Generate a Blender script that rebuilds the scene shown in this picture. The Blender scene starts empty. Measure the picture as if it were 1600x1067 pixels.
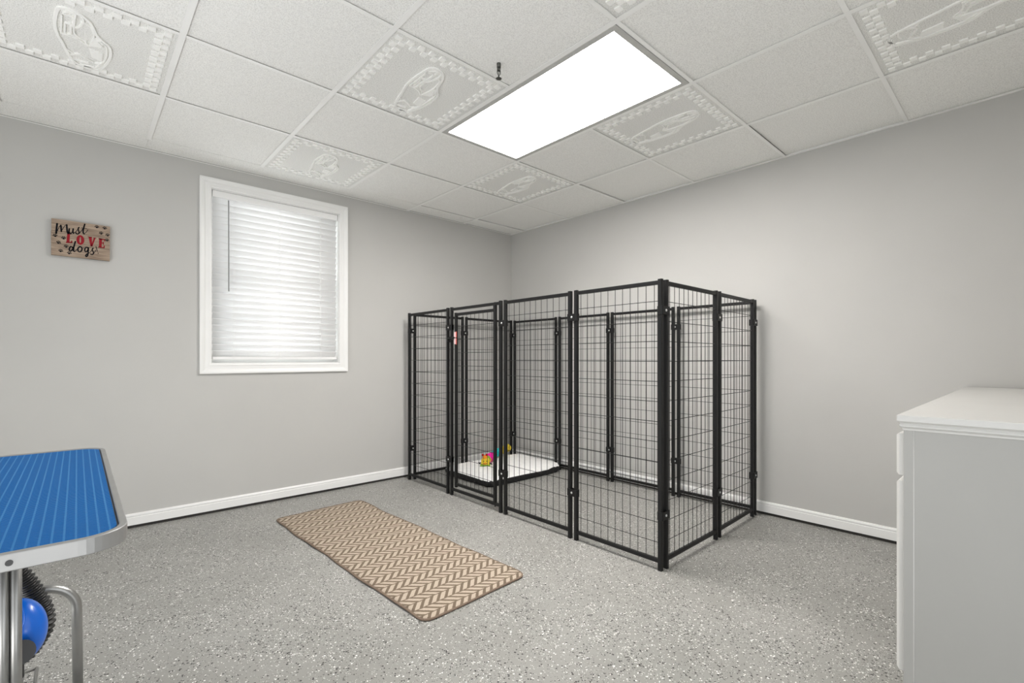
import bpy, bmesh, math, random
from mathutils import Vector, Matrix, noise
random.seed(7)
PI = math.pi
SC = bpy.context.scene
COL = SC.collection

# ------------------------------------------------------------------ camera, light, exposure
XW, YW, H = 3.0604, 1.4076, 2.3284          # right wall, window wall, ceiling height
XL, YB = -1.30, -2.74                       # the two walls behind / left of the camera
T = 0.6096                                  # ceiling grid pitch
cam = bpy.data.cameras.new('camera'); co = bpy.data.objects.new('camera', cam); COL.objects.link(co)
co.location = (-.3124, -2.3055, 1.0326)
co.rotation_euler = (PI/2, 0, -.7389)
cam.sensor_width = 36; cam.lens = 745.5/1600*36
cam.shift_y = 26.6/1600
cam.clip_start = .02
SC.camera = co
SC.view_settings.view_transform = 'Standard'; SC.view_settings.look = 'None'
SC.view_settings.gamma = 1; SC.view_settings.use_curve_mapping = False
SC.view_settings.exposure = 0.42
SC.cycles.use_denoising = True
SC.cycles.max_bounces = 16; SC.cycles.diffuse_bounces = 10
SC.cycles.transmission_bounces = 10; SC.cycles.transparent_max_bounces = 12
SC.cycles.sample_clamp_indirect = 4

w = bpy.data.worlds.new('sky'); SC.world = w; w.use_nodes = True
w.node_tree.nodes['Background'].inputs[0].default_value = (.93, .96, 1, 1)
w.node_tree.nodes['Background'].inputs[1].default_value = 1.0

def area(name, loc, rot, sx, sy, power, color=(1, 1, 1)):
    l = bpy.data.lights.new(name, 'AREA'); l.shape = 'RECTANGLE'; l.size = sx; l.size_y = sy
    l.energy = power; l.color = color
    o = bpy.data.objects.new(name, l); COL.objects.link(o); o.location = loc; o.rotation_euler = rot
    return o
LENS_STRENGTH = 27.0
# daylight falling on the blind from outside the window
area('window_daylight', (.78, YW+1.5, 1.5), (-PI/2, 0, 0), 3.2, 3.0, 85, (.98, .985, 1))
# unseen fill lamps added past the wall openings to brighten the ceiling and room
area('rear_up_fill', (XL-.20, -.90, .12), (0, math.radians(-145), 0), .5, 3.0, 22, (1, .985, .955))
area('front_up_fill', (-.35, YB-.22, .12), (math.radians(150), 0, 0), 1.0, .5, 5, (1, 1, 1))
area('front_soft_fill', (-.1, YB-.16, 1.15), (PI/2, 0, 0), 1.5, 1.7, 1.5, (1, 1, 1))

# ------------------------------------------------------------------ materials
def mat(name, color, rough=.5, metal=0, spec=.5, var=0, vscale=8, bump=0, bscale=200, trans=0, coat=0):
    m = bpy.data.materials.new(name); m.use_nodes = True
    nt = m.node_tree; b = nt.nodes['Principled BSDF']
    b.inputs['Roughness'].default_value = rough; b.inputs['Metallic'].default_value = metal
    b.inputs['Specular IOR Level'].default_value = spec
    b.inputs['Coat Weight'].default_value = coat
    tc = nt.nodes.new('ShaderNodeTexCoord')
    n = nt.nodes.new('ShaderNodeTexNoise'); n.inputs['Scale'].default_value = vscale; n.inputs['Detail'].default_value = 4
    nt.links.new(tc.outputs['Object'], n.inputs['Vector'])
    r = nt.nodes.new('ShaderNodeValToRGB')
    c = Vector(color)
    r.color_ramp.elements[0].position = .3; r.color_ramp.elements[1].position = .7
    r.color_ramp.elements[0].color = (*[max(0, x*(1-var)) for x in c], 1)
    r.color_ramp.elements[1].color = (*[min(1, x*(1+var)) for x in c], 1)
    nt.links.new(n.outputs['Fac'], r.inputs['Fac']); nt.links.new(r.outputs['Color'], b.inputs['Base Color'])
    if bump:
        n2 = nt.nodes.new('ShaderNodeTexNoise'); n2.inputs['Scale'].default_value = bscale; n2.inputs['Detail'].default_value = 3
        nt.links.new(tc.outputs['Object'], n2.inputs['Vector'])
        bp = nt.nodes.new('ShaderNodeBump'); bp.inputs['Strength'].default_value = bump; bp.inputs['Distance'].default_value = .002
        nt.links.new(n2.outputs['Fac'], bp.inputs['Height']); nt.links.new(bp.outputs['Normal'], b.inputs['Normal'])
    if trans:
        out = nt.nodes['Material Output']; tr = nt.nodes.new('ShaderNodeBsdfTranslucent'); mx = nt.nodes.new('ShaderNodeMixShader')
        tr.inputs[0].default_value = (*color, 1); mx.inputs[0].default_value = trans
        nt.links.new(b.outputs[0], mx.inputs[1]); nt.links.new(tr.outputs[0], mx.inputs[2]); nt.links.new(mx.outputs[0], out.inputs[0])
    return m

M = {}
M['wall'] = mat('wall_paint', (.500, .495, .475), .75, var=.015, vscale=3, bump=.12, bscale=260)
M['gap_shade'] = mat('gap_shade', (.03, .028, .025), .9)
M['trim'] = mat('trim_paint', (.80, .80, .785), .4, var=.01)
M['tee'] = mat('grid_paint', (.91, .907, .885), .45, var=.01)
M['slat'] = mat('blind_slat', (.90, .90, .895), .45, trans=.20)
M['blindwhite'] = mat('blind_white', (.82, .82, .81), .4)
M['wand'] = mat('blind_wand', (.25, .25, .25), .3)
M['cord'] = mat('blind_cord', (.88, .88, .87), .7)
M['black'] = mat('black_powder_coat', (.005, .005, .005), .45, spec=.35, var=.1, vscale=60, bump=.1, bscale=500)
M['bolt'] = mat('bolt_steel', (.75, .75, .74), .3, metal=.9)
M['fixture'] = mat('fixture_paint', (.50, .495, .475), .5)
M['alu'] = mat('table_aluminium', (.36, .36, .352), .42, metal=.6, var=.04, vscale=20)
M['steel'] = mat('brushed_steel', (.36, .36, .35), .34, metal=.85, var=.08, vscale=15)
M['cabinet'] = mat('cabinet_paint_shaded', (.37, .365, .345), .42, var=.02, vscale=5, bump=.08, bscale=60)  # white body paint darkened to carry the shade on the cabinet side
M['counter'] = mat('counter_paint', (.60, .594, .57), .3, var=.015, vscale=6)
M['plush'] = mat('white_plush', (.90, .895, .88), .95, var=.05, vscale=30, bump=.8, bscale=150)
M['blackcloth'] = mat('black_nylon', (.008, .008, .009), .7, bump=.4, bscale=90)
M['bluegloss'] = mat('blue_plastic', (.0, .125, .62), .3, coat=.25)
M['rubber'] = mat('black_rubber', (.012, .012, .012), .42)
M['darkplastic'] = mat('dark_plastic', (.03, .03, .03), .4)
M['ink'] = mat('black_ink', (.006, .007, .010), .8, spec=.1)
M['redink'] = mat('red_ink', (.27, .012, .02), .7, spec=.2)
M['yellow'] = mat('yellow_plush', (.68, .50, .03), .9, bump=.5, bscale=300)
M['orange'] = mat('orange_plush', (.75, .25, .02), .9, bump=.5, bscale=300)
M['pink'] = mat('pink_plush', (.80, .01, .33), .9, bump=.5, bscale=300)
M['teal'] = mat('teal_plush', (.02, .42, .43), .9, bump=.5, bscale=300)
M['green'] = mat('green_plush', (.22, .42, .03), .9, bump=.5, bscale=300)
M['red'] = mat('red_plush', (.45, .01, .01), .9, bump=.5, bscale=300)
M['palepink'] = mat('pale_pink_tag', (.85, .60, .60), .5)
M['redtag'] = mat('red_tag_edge', (.55, .10, .08), .5)
M['rugedge'] = mat('rug_binding', (.20, .145, .105), .9, var=.12, vscale=150, bump=.6, bscale=400)
M['brass'] = mat('dark_bronze', (.10, .10, .09), .4, metal=.7)

def nodes(name):
    m = bpy.data.materials.new(name); m.use_nodes = True
    nt = m.node_tree; b = nt.nodes['Principled BSDF']
    def N(t, **k):
        n = nt.nodes.new(t)
        for a, v in k.items():
            if a.startswith('i_'): n.inputs[int(a[2:]) if a[2:].isdigit() else a[2:].replace('_', ' ')].default_value = v
            else: setattr(n, a, v)
        return n
    L = nt.links.new
    return m, nt, b, N, L

# ceiling board: fine fissured speckle
def ceiling_mat(name='ceiling_board', lo=(.76, .756, .732, 1), hi=(.92, .917, .89, 1)):
    m, nt, b, N, L = nodes(name)
    tc = N('ShaderNodeTexCoord')
    n = N('ShaderNodeTexNoise', i_Scale=230.0, i_Detail=2.0); L(tc.outputs['Object'], n.inputs['Vector'])
    r = N('ShaderNodeValToRGB'); r.color_ramp.elements[0].position = .36; r.color_ramp.elements[1].position = .56
    r.color_ramp.elements[0].color = lo; r.color_ramp.elements[1].color = hi
    L(n.outputs['Fac'], r.inputs['Fac']); L(r.outputs['Color'], b.inputs['Base Color'])
    bp = N('ShaderNodeBump', i_Strength=.45); bp.inputs['Distance'].default_value = .0015
    L(n.outputs['Fac'], bp.inputs['Height']); L(bp.outputs['Normal'], b.inputs['Normal'])
    b.inputs['Roughness'].default_value = .95; b.inputs['Specular IOR Level'].default_value = .1
    return m
M['board'] = ceiling_mat()
M['field'] = ceiling_mat('relief_field', (.68, .676, .65, 1), (.87, .867, .84, 1))
M['relief'] = mat('relief_board', (.93, .927, .90), .9, spec=.1, var=.02, vscale=120)

# epoxy floor with black and white paint flakes
def floor_mat():
    m, nt, b, N, L = nodes('flake_epoxy')
    tc = N('ShaderNodeTexCoord')
    n0 = N('ShaderNodeTexNoise', i_Scale=2.2, i_Detail=5.0); L(tc.outputs['Object'], n0.inputs['Vector'])
    base = N('ShaderNodeValToRGB'); e = base.color_ramp.elements
    e[0].position = .3; e[0].color = (.275, .272, .252, 1); e[1].position = .7; e[1].color = (.325, .321, .300, 1)
    L(n0.outputs['Fac'], base.inputs['Fac'])
    dist = N('ShaderNodeTexNoise', i_Scale=200.0, i_Detail=2.0); L(tc.outputs['Object'], dist.inputs['Vector'])
    addv = N('ShaderNodeMixRGB', blend_type='ADD'); addv.inputs[0].default_value = .007
    L(tc.outputs['Object'], addv.inputs[1]); L(dist.outputs['Color'], addv.inputs[2])
    dens = N('ShaderNodeTexNoise', i_Scale=5.5, i_Detail=4.0); L(tc.outputs['Object'], dens.inputs['Vector'])
    dr = N('ShaderNodeMapRange'); dr.inputs[1].default_value = .38; dr.inputs[2].default_value = .66
    dr.inputs[3].default_value = .35; dr.inputs[4].default_value = 1.0; L(dens.outputs['Fac'], dr.inputs[0])
    prev = base.outputs['Color']
    for sc, seed, col, frac, rad in ((135., 0., (.86, .86, .83, 1), .14, .34), (135., 3.7, (.030, .028, .026, 1), .21, .42),
                                     (270., 8.1, (.80, .80, .77, 1), .14, .40), (290., 5.3, (.06, .055, .05, 1), .16, .40)):
        mp = N('ShaderNodeMapping'); mp.inputs['Location'].default_value = (seed, seed*.7, 0); mp.inputs['Rotation'].default_value = (0, 0, seed)
        L(addv.outputs[0], mp.inputs['Vector'])
        v = N('ShaderNodeTexVoronoi'); v.voronoi_dimensions = '2D'; v.inputs['Scale'].default_value = sc; L(mp.outputs[0], v.inputs['Vector'])
        sep = N('ShaderNodeSeparateColor'); L(v.outputs['Color'], sep.inputs[0])
        th = N('ShaderNodeMath', operation='MULTIPLY'); th.inputs[1].default_value = frac; L(dr.outputs[0], th.inputs[0])
        lt = N('ShaderNodeMath', operation='LESS_THAN'); L(sep.outputs[0], lt.inputs[0]); L(th.outputs[0], lt.inputs[1])
        rv = N('ShaderNodeMath', operation='MULTIPLY'); rv.inputs[1].default_value = rad; L(sep.outputs[1], rv.inputs[0])
        ra = N('ShaderNodeMath', operation='ADD'); ra.inputs[1].default_value = .12; L(rv.outputs[0], ra.inputs[0])
        ld = N('ShaderNodeMath', operation='LESS_THAN'); L(v.outputs['Distance'], ld.inputs[0]); L(ra.outputs[0], ld.inputs[1])
        mu = N('ShaderNodeMath', operation='MULTIPLY'); L(lt.outputs[0], mu.inputs[0]); L(ld.outputs[0], mu.inputs[1])
        mx = N('ShaderNodeMixRGB'); mx.inputs[2].default_value = col; L(mu.outputs[0], mx.inputs[0]); L(prev, mx.inputs[1])
        prev = mx.outputs[0]
    L(prev, b.inputs['Base Color'])
    bn = N('ShaderNodeTexNoise', i_Scale=30.0, i_Detail=3.0); L(tc.outputs['Object'], bn.inputs['Vector'])
    bp = N('ShaderNodeBump', i_Strength=.12); bp.inputs['Distance'].default_value = .003
    L(bn.outputs['Fac'], bp.inputs['Height']); L(bp.outputs['Normal'], b.inputs['Normal'])
    b.inputs['Roughness'].default_value = .42; b.inputs['Specular IOR Level'].default_value = .4
    return m
M['floor'] = floor_mat()

# herringbone rug: bands across the short side, stripes at +-45 degrees in turn
def rug_mat():
    m, nt, b, N, L = nodes('herringbone_weave')
    tc = N('ShaderNodeTexCoord'); s = N('ShaderNodeSeparateXYZ')
    dn = N('ShaderNodeTexNoise', i_Scale=90.0, i_Detail=2.0); L(tc.outputs['Object'], dn.inputs['Vector'])
    ad = N('ShaderNodeMixRGB', blend_type='ADD'); ad.inputs[0].default_value = .004; L(tc.outputs['Object'], ad.inputs[1]); L(dn.outputs['Color'], ad.inputs[2])
    L(ad.outputs[0], s.inputs[0])
    def mth(op, a, bb=None, c=None):
        n = N('ShaderNodeMath', operation=op)
        for i, x in enumerate((a, bb, c)):
            if x is None: continue
            if isinstance(x, (int, float)): n.inputs[i].default_value = x
            else: L(x, n.inputs[i])
        return n.outputs[0]
    yb = mth('DIVIDE', s.outputs[1], .053)
    fl = mth('FLOOR', yb)
    par = mth('MODULO', mth('ABSOLUTE', fl), 2.0)
    sgn = mth('SUBTRACT', mth('MULTIPLY', par, 2.0), 1.0)
    fy = mth('MULTIPLY', mth('SUBTRACT', yb, fl), .053)
    ph = mth('ADD', mth('ADD', s.outputs[0], mth('MULTIPLY', mth('MULTIPLY', fy, .95), sgn)), mth('MULTIPLY', par, .018))
    q = mth('FRACT', mth('DIVIDE', mth('ADD', ph, 10.0), .0415))
    inb = mth('LESS_THAN', mth('ABSOLUTE', mth('SUBTRACT', fy, .0265)), .0235)
    st = mth('MULTIPLY', mth('GREATER_THAN', q, .42), inb)
    mr = N('ShaderNodeMixRGB'); mr.inputs[1].default_value = (.195, .152, .112, 1); mr.inputs[2].default_value = (.52, .44, .352, 1); L(st, mr.inputs[0])
    n2 = N('ShaderNodeTexNoise', i_Scale=500.0, i_Detail=1.0); L(tc.outputs['Object'], n2.inputs['Vector'])
    m2 = N('ShaderNodeMixRGB', blend_type='MULTIPLY'); m2.inputs[0].default_value = .45; L(mr.outputs[0], m2.inputs[1])
    rr = N('ShaderNodeValToRGB'); rr.color_ramp.elements[0].position = .3; rr.color_ramp.elements[0].color = (.55, .5, .47, 1); rr.color_ramp.elements[1].position = .6
    L(n2.outputs['Fac'], rr.inputs['Fac']); L(rr.outputs['Color'], m2.inputs[2]); L(m2.outputs[0], b.inputs['Base Color'])
    wv = mth('MULTIPLY', mth('SINE', mth('MULTIPLY', ph, 1300.0)), .3)
    h = mth('ADD', mth('ADD', st, wv), n2.outputs['Fac'])
    bp = N('ShaderNodeBump', i_Strength=.5); bp.inputs['Distance'].default_value = .0012; L(h, bp.inputs['Height']); L(bp.outputs['Normal'], b.inputs['Normal'])
    b.inputs['Roughness'].default_value = .95; b.inputs['Specular IOR Level'].default_value = .1
    return m
M['rug'] = rug_mat()

# ribbed blue table mat
def bluemat():
    m, nt, b, N, L = nodes('ribbed_blue_rubber')
    tc = N('ShaderNodeTexCoord'); s = N('ShaderNodeSeparateXYZ'); L(tc.outputs['Object'], s.inputs[0])
    def mth(op, a, bb=None):
        n = N('ShaderNodeMath', operation=op)
        for i, x in enumerate((a, bb)):
            if x is None: continue
            if isinstance(x, (int, float)): n.inputs[i].default_value = x
            else: L(x, n.inputs[i])
        return n.outputs[0]
    P = .0136
    fx = mth('FRACT', mth('DIVIDE', mth('ADD', s.outputs[0], 5.0), P))
    tri = mth('MULTIPLY', mth('ABSOLUTE', mth('SUBTRACT', fx, .5)), 2.0)      # 1 on the rib line
    arc = mth('MULTIPLY', mth('MULTIPLY', tri, tri), .0030)
    fy = mth('SINE', mth('MULTIPLY', mth('ADD', s.outputs[1], arc), 2*PI/.0075))
    rib = mth('GREATER_THAN', tri, .80)
    mr = N('ShaderNodeMixRGB'); mr.inputs[1].default_value = (.004, .105, .33, 1); mr.inputs[2].default_value = (.04, .19, .44, 1); L(rib, mr.inputs[0])
    L(mr.outputs[0], b.inputs['Base Color'])
    h = mth('ADD', mth('MULTIPLY', fy, .6), mth('MULTIPLY', rib, .8))
    bp = N('ShaderNodeBump', i_Strength=.8); bp.inputs['Distance'].default_value = .0012; L(h, bp.inputs['Height']); L(bp.outputs['Normal'], b.inputs['Normal'])
    b.inputs['Roughness'].default_value = .5; b.inputs['Specular IOR Level'].default_value = .08
    return m
M['bluemat'] = bluemat()

def woodmat():
    m, nt, b, N, L = nodes('pallet_wood_print')
    tc = N('ShaderNodeTexCoord'); mp = N('ShaderNodeMapping'); mp.inputs['Scale'].default_value = (6, 6, 70); L(tc.outputs['Object'], mp.inputs['Vector'])
    n = N('ShaderNodeTexNoise', i_Scale=1.6, i_Detail=6.0); L(mp.outputs[0], n.inputs['Vector'])
    r = N('ShaderNodeValToRGB'); e = r.color_ramp.elements
    e[0].position = .3; e[0].color = (.19, .13, .09, 1); e[1].position = .68; e[1].color = (.40, .31, .23, 1)
    L(n.outputs['Fac'], r.inputs['Fac']); L(r.outputs['Color'], b.inputs['Base Color']); b.inputs['Roughness'].default_value = .7
    return m
M['wood'] = woodmat()

def lensmat():
    m, nt, b, N, L = nodes('lit_lens')
    tc = N('ShaderNodeTexCoord'); s = N('ShaderNodeSeparateXYZ'); L(tc.outputs['Object'], s.inputs[0])
    n = N('ShaderNodeTexNoise', i_Scale=2.2, i_Detail=2.0); L(tc.outputs['Object'], n.inputs['Vector'])
    a = N('ShaderNodeMath', operation='MULTIPLY_ADD'); a.inputs[1].default_value = .14; L(n.outputs['Fac'], a.inputs[0]); L(s.outputs[0], a.inputs[2])
    r = N('ShaderNodeValToRGB'); e = r.color_ramp.elements
    mr = N('ShaderNodeMapRange'); mr.inputs[1].default_value = -.25; mr.inputs[2].default_value = .40; L(a.outputs[0], mr.inputs[0]); L(mr.outputs[0], r.inputs['Fac'])
    e[0].position = 0; e[0].color = (1, .93, .88, 1); e[1].position = 1; e[1].color = (1, .93, .88, 1)
    for p, c in ((.25, (1, .985, .97, 1)), (.42, (1, .96, .93, 1)), (.52, (.86, .79, .73, 1)), (.62, (1, .95, .92, 1)), (.8, (1, .975, .955, 1))):
        x = e.new(p); x.color = c
    b.inputs['Base Color'].default_value = (.8, .8, .8, 1); b.inputs['Roughness'].default_value = .4
    L(r.outputs['Color'], b.inputs['Emission Color']); b.inputs['Emission Strength'].default_value = LENS_STRENGTH
    return m
M['lens'] = lensmat()

def glassmat():
    m, nt, b, N, L = nodes('window_glass')
    b.inputs['Base Color'].default_value = (.97, .99, .98, 1); b.inputs['Roughness'].default_value = 0
    b.inputs['Transmission Weight'].default_value = 1; b.inputs['IOR'].default_value = 1.02
    return m
M['glass'] = glassmat()

# ------------------------------------------------------------------ mesh helpers
def box(bm, x0, x1, y0, y1, z0, z1, mi=0):
    vs = [bm.verts.new((x, y, z)) for z in (z0, z1) for y in (y0, y1) for x in (x0, x1)]
    for f in ((0, 2, 3, 1), (4, 5, 7, 6), (0, 1, 5, 4), (2, 6, 7, 3), (0, 4, 6, 2), (1, 3, 7, 5)):
        fc = bm.faces.new([vs[i] for i in f]); fc.material_index = mi

def tube(bm, pts, r, seg=10, rad=None, caps=True, mi=0):
    pts = [Vector(p) for p in pts]; rings = []
    up = None
    for i, p in enumerate(pts):
        d = (pts[min(i+1, len(pts)-1)] - pts[max(i-1, 0)]).normalized()
        if up is None:
            up = Vector((0, 0, 1)) if abs(d.z) < .9 else Vector((1, 0, 0))
        u = (up - d*up.dot(d)).normalized(); v = d.cross(u); up = u
        rr = rad[i] if rad else r
        rings.append([bm.verts.new(p + (u*math.cos(2*PI*k/seg) + v*math.sin(2*PI*k/seg))*rr) for k in range(seg)])
    for a, b in zip(rings, rings[1:]):
        for k in range(seg):
            f = bm.faces.new((a[k], a[(k+1) % seg], b[(k+1) % seg], b[k])); f.smooth = True; f.material_index = mi
    if caps:
        for rg in (rings[0][::-1], rings[-1]):
            f = bm.faces.new(rg); f.material_index = mi

def prism(bm, poly, h0, h1, frame=None, mi=0):
    """poly: 2-D outline, extruded from h0 to h1; frame maps (a, b, h) to 3-D"""
    fr = frame or (lambda a, b, h: (a, b, h))
    lo = [bm.verts.new(fr(a, b, h0)) for a, b in poly]; hi = [bm.verts.new(fr(a, b, h1)) for a, b in poly]
    n = len(poly)
    for f in (lo[::-1], hi): bm.faces.new(f).material_index = mi
    for i in range(n):
        bm.faces.new((lo[i], lo[(i+1) % n], hi[(i+1) % n], hi[i])).material_index = mi

def rrect(x0, x1, y0, y1, r, n=6):
    p = []
    for cx, cy, a0 in ((x1-r, y1-r, 0), (x0+r, y1-r, 90), (x0+r, y0+r, 180), (x1-r, y0+r, 270)):
        for k in range(n+1):
            a = math.radians(a0 + 90*k/n); p.append((cx + r*math.cos(a), cy + r*math.sin(a)))
    return p

def ribbon(bm, pts, w, h0, h1, frame, closed=False):
    """flat stroke of width w along a polyline, with rounded ends"""
    P = [Vector(p) for p in pts]
    # smooth (Catmull-Rom)
    Q = []
    for i in range(len(P)-1):
        m_ = len(P)-1
        p0, p1, p2, p3 = (P[(i-1) % m_], P[i], P[i+1], P[(i+2) % m_]) if closed else (P[max(i-1, 0)], P[i], P[i+1], P[min(i+2, m_)])
        for k in range(5):
            t = k/5
            Q.append(.5*((2*p1) + (p2-p0)*t + (2*p0-5*p1+4*p2-p3)*t*t + (3*p1-p0-3*p2+p3)*t**3))
    Q.append(P[-1])
    L_, R_ = [], []
    for i, q in enumerate(Q):
        d = (Q[(i+1) % (len(Q)-1)] - Q[(i-1) % (len(Q)-1)]) if closed else (Q[min(i+1, len(Q)-1)] - Q[max(i-1, 0)])
        if d.length < 1e-9: continue
        d.normalize(); n = Vector((-d.y, d.x))*w/2
        L_.append(q+n); R_.append(q-n)
    lo = [(bm.verts.new(frame(a.x, a.y, h1)), bm.verts.new(frame(b.x, b.y, h1)), bm.verts.new(frame(a.x, a.y, h0)), bm.verts.new(frame(b.x, b.y, h0))) for a, b in zip(L_, R_)]
    for s, t in zip(lo, lo[1:]):
        bm.faces.new((s[0], s[1], t[1], t[0])); bm.faces.new((s[2], s[0], t[0], t[2])); bm.faces.new((s[1], s[3], t[3], t[1]))
    if closed: return
    bm.faces.new((lo[0][2], lo[0][3], lo[0][1], lo[0][0])); bm.faces.new((lo[-1][0], lo[-1][1], lo[-1][3], lo[-1][2]))
    for q in (Q[0], Q[-1]):
        prism(bm, [(q.x + w/2*math.cos(k*PI/4), q.y + w/2*math.sin(k*PI/4)) for k in range(8)], h0, h1, frame)

def sphere(bm, c, rx, ry, rz, rot=None, u=20, v=12, mi=0):
    m = Matrix.Translation(c) @ (rot or Matrix()) @ Matrix.Diagonal((rx, ry, rz, 1))
    r = bmesh.ops.create_uvsphere(bm, u_segments=u, v_segments=v, radius=1, matrix=m)
    for vv in r['verts']:
        for f in vv.link_faces: f.smooth = True; f.material_index = mi

def obj(name, bm, m, parent=None, loc=None, bevel=0, seg=2, normals=True, link=True):
    if normals: bmesh.ops.recalc_face_normals(bm, faces=bm.faces[:])
    me = bpy.data.meshes.new(name); bm.to_mesh(me); bm.free()
    for x in (m if isinstance(m, (list, tuple)) else [m]): me.materials.append(M[x])
    o = bpy.data.objects.new(name, me); COL.objects.link(o)
    if loc: o.location = loc
    if parent is not None: o.parent = parent
    if bevel:
        md = o.modifiers.new('bevel', 'BEVEL'); md.width = bevel; md.segments = seg; md.limit_method = 'ANGLE'; md.angle_limit = math.radians(40)
        md.harden_normals = True
    return o
def BM(): return bmesh.new()
def struct(o): o['kind'] = 'structure'; return o
def thing(name, label, cat, loc=(0, 0, 0), rz=0, group=None):
    o = bpy.data.objects.new(name, None); COL.objects.link(o); o.empty_display_size = .05
    o.location = loc; o.rotation_euler = (0, 0, rz); o['label'] = label; o['category'] = cat
    if group: o['group'] = group
    return o
def tag(o, label, cat, group=None):
    o['label'] = label; o['category'] = cat
    if group: o['group'] = group
    return o

# ------------------------------------------------------------------ the room shell
bm = BM(); box(bm, XL-.4, XW+.12, YB-.4, YW+.12, -.1, 0); struct(obj('floor', bm, 'floor'))
OX0, OX1, OZ0, OZ1 = .345, 1.220, .995, 2.175          # window opening
bm = BM(); WT = .14
box(bm, XL-.12, OX0, YW, YW+WT, 0, H+.3); box(bm, OX1, XW+.12, YW, YW+WT, 0, H+.3)
box(bm, OX0, OX1, YW, YW+WT, 0, OZ0); box(bm, OX0, OX1, YW, YW+WT, OZ1, H+.3)
struct(obj('wall_left', bm, 'wall'))
bm = BM(); box(bm, XW, XW+.12, YB-.12, YW, 0, H+.3); struct(obj('wall_right', bm, 'wall'))
# rear wall, with a wide unseen opening added to let the fill in
bm = BM(); RY0, RY1, RZ = -2.42, .62, 2.08
box(bm, XL-.12, XL, YB-.12, RY0, 0, H+.3); box(bm, XL-.12, XL, RY1, YW, 0, H+.3); box(bm, XL-.12, XL, RY0, RY1, RZ, H+.3)
struct(obj('wall_rear', bm, 'wall'))
# wall behind the camera, its opening added for the fill lamps
bm = BM(); DX0, DX1, DZ = -.95, .95, 2.08
box(bm, XL-.12, DX0, YB-.12, YB, 0, H+.3); box(bm, DX1, XW+.12, YB-.12, YB, 0, H+.3); box(bm, DX0, DX1, YB-.12, YB, DZ, H+.3)
struct(obj('wall_front', bm, 'wall'))

# baseboards: raised a finger above the floor, beaded top edge
def baseboard(name, a, b, n):
    """a, b ends on the wall line, n = direction into the room"""
    a, b, n = Vector(a), Vector(b), Vector(n); bm = BM()
    prof = [(0, .018), (.013, .018), (.013, .064), (.0105, .067), (.0125, .071), (.0125, .078), (.009, .084), (0, .087)]
    P = [[bm.verts.new((p.x + n.x*d, p.y + n.y*d, z)) for d, z in prof] for p in (a, b)]
    k = len(prof)
    for i in range(k): bm.faces.new((P[0][i], P[0][(i+1) % k], P[1][(i+1) % k], P[1][i]))
    bm.faces.new(P[0]); bm.faces.new(P[1][::-1])
    return struct(obj(name, bm, 'trim'))
baseboard('baseboard_left', (XL, YW), (XW, YW), (0, -1))
baseboard('baseboard_right', (XW, YB), (XW, YW-.013), (-1, 0))
baseboard('baseboard_rear', (XL, RY1), (XL, YW-.013), (1, 0))
# dark strip under them, painted in for the shade of the gap
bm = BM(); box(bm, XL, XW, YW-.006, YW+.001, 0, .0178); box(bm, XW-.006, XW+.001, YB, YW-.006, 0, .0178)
struct(obj('gap_shade_strip', bm, 'gap_shade'))

# ------------------------------------------------------------------ ceiling: boards, grid, relief boards, light
ZT = H + .0075                                          # underside of the boards, resting on the grid
XS = [XL] + [k*T for k in range(-2, 5)] + [XW]
YS = [YB] + [j*T for j in range(-4, 3)] + [YW]
reliefs = {(-1, 0): 'embossed ceiling board with checkered border and race car, leftmost in the picture',
           (1, -1): 'embossed race car ceiling board between the sprinkler head and the light fixture corner',
           (1, 1): 'embossed race car ceiling board above the window, nearest the window wall',
           (3, 0): 'embossed race car ceiling board just beyond the light, towards the room corner',
           (3, -2): 'embossed race car ceiling board along the right long side of the light fixture',
           (3, -4): 'large embossed race car ceiling board at the top right of the picture',
           (1, -3): 'embossed ceiling board cut by the top of the picture, beyond the light'}
bm = BM()
for i in range(len(XS)-1):
    for j in range(len(YS)-1):
        x0, x1, y0, y1 = XS[i], XS[i+1], YS[j], YS[j+1]
        kx, ky = round(x0/T, 3), round(y0/T, 3)
        if (kx, ky) in [(float(a), float(b)) for a, b in reliefs] or (kx == 2 and ky in (-2, -1)): continue
        g = .0004 if ky == 2 and kx < 3 else .004
        up = .007 if (x1 == XW and int(round(ky)) in (1, -1, -3)) else 0    # some border boards sit proud of the wall angle
        box(bm, x0+g, x1-g, y0+g, y1-g, ZT+up, ZT+up+.012)
box(bm, XL, XW, YB, YW, H+.2, H+.25)
struct(obj('ceiling', bm, 'board'))

bm = BM(); FW, FT = .012, .0022
def flange(x0, x1, y0, y1): box(bm, x0, x1, y0, y1, H, H+FT)
for k in range(-2, 5):
    flange(k*T-FW, k*T+FW, YB, 2*T+FW if k < 3 else YW); box(bm, k*T-.001, k*T+.001, YB, 2*T, H+FT, H+.035)
for j in range(-4, 3):
    for k in range(len(XS)-1):
        x0, x1 = XS[k], XS[k+1]
        if j == -1 and abs(x0-2*T) < 1e-6: continue           # the light spans two cells
        if j == 2 and x0 < 3*T-.01:                         # only a crease here, the boards butt together
            continue
        box(bm, x0+(FW if k else 0), x1-FW, j*T-FW*.8, j*T+FW*.8, H+.0004, H+FT)
struct(obj('trim_2', bm, 'tee', bevel=.0006, seg=1))
# wall angles
bm = BM()
box(bm, XW-.022, XW, YB, YW, H-.0005, H+.0015); box(bm, XW-.0015, XW, YB, YW, H+.0015, H+.03)
box(bm, 3*T+FW, XW-.022, YW-.006, YW, H-.0005, H+.0015); box(bm, XL, 3*T+FW, YW-.003, YW, H-.002, H+.0005)
box(bm, XL, XW, YB, YB+.02, H-.0005, H+.0015); box(bm, XL, XL+.02, YB, YW, H-.0005, H+.0015)
struct(obj('trim_3', bm, 'tee'))

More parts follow.
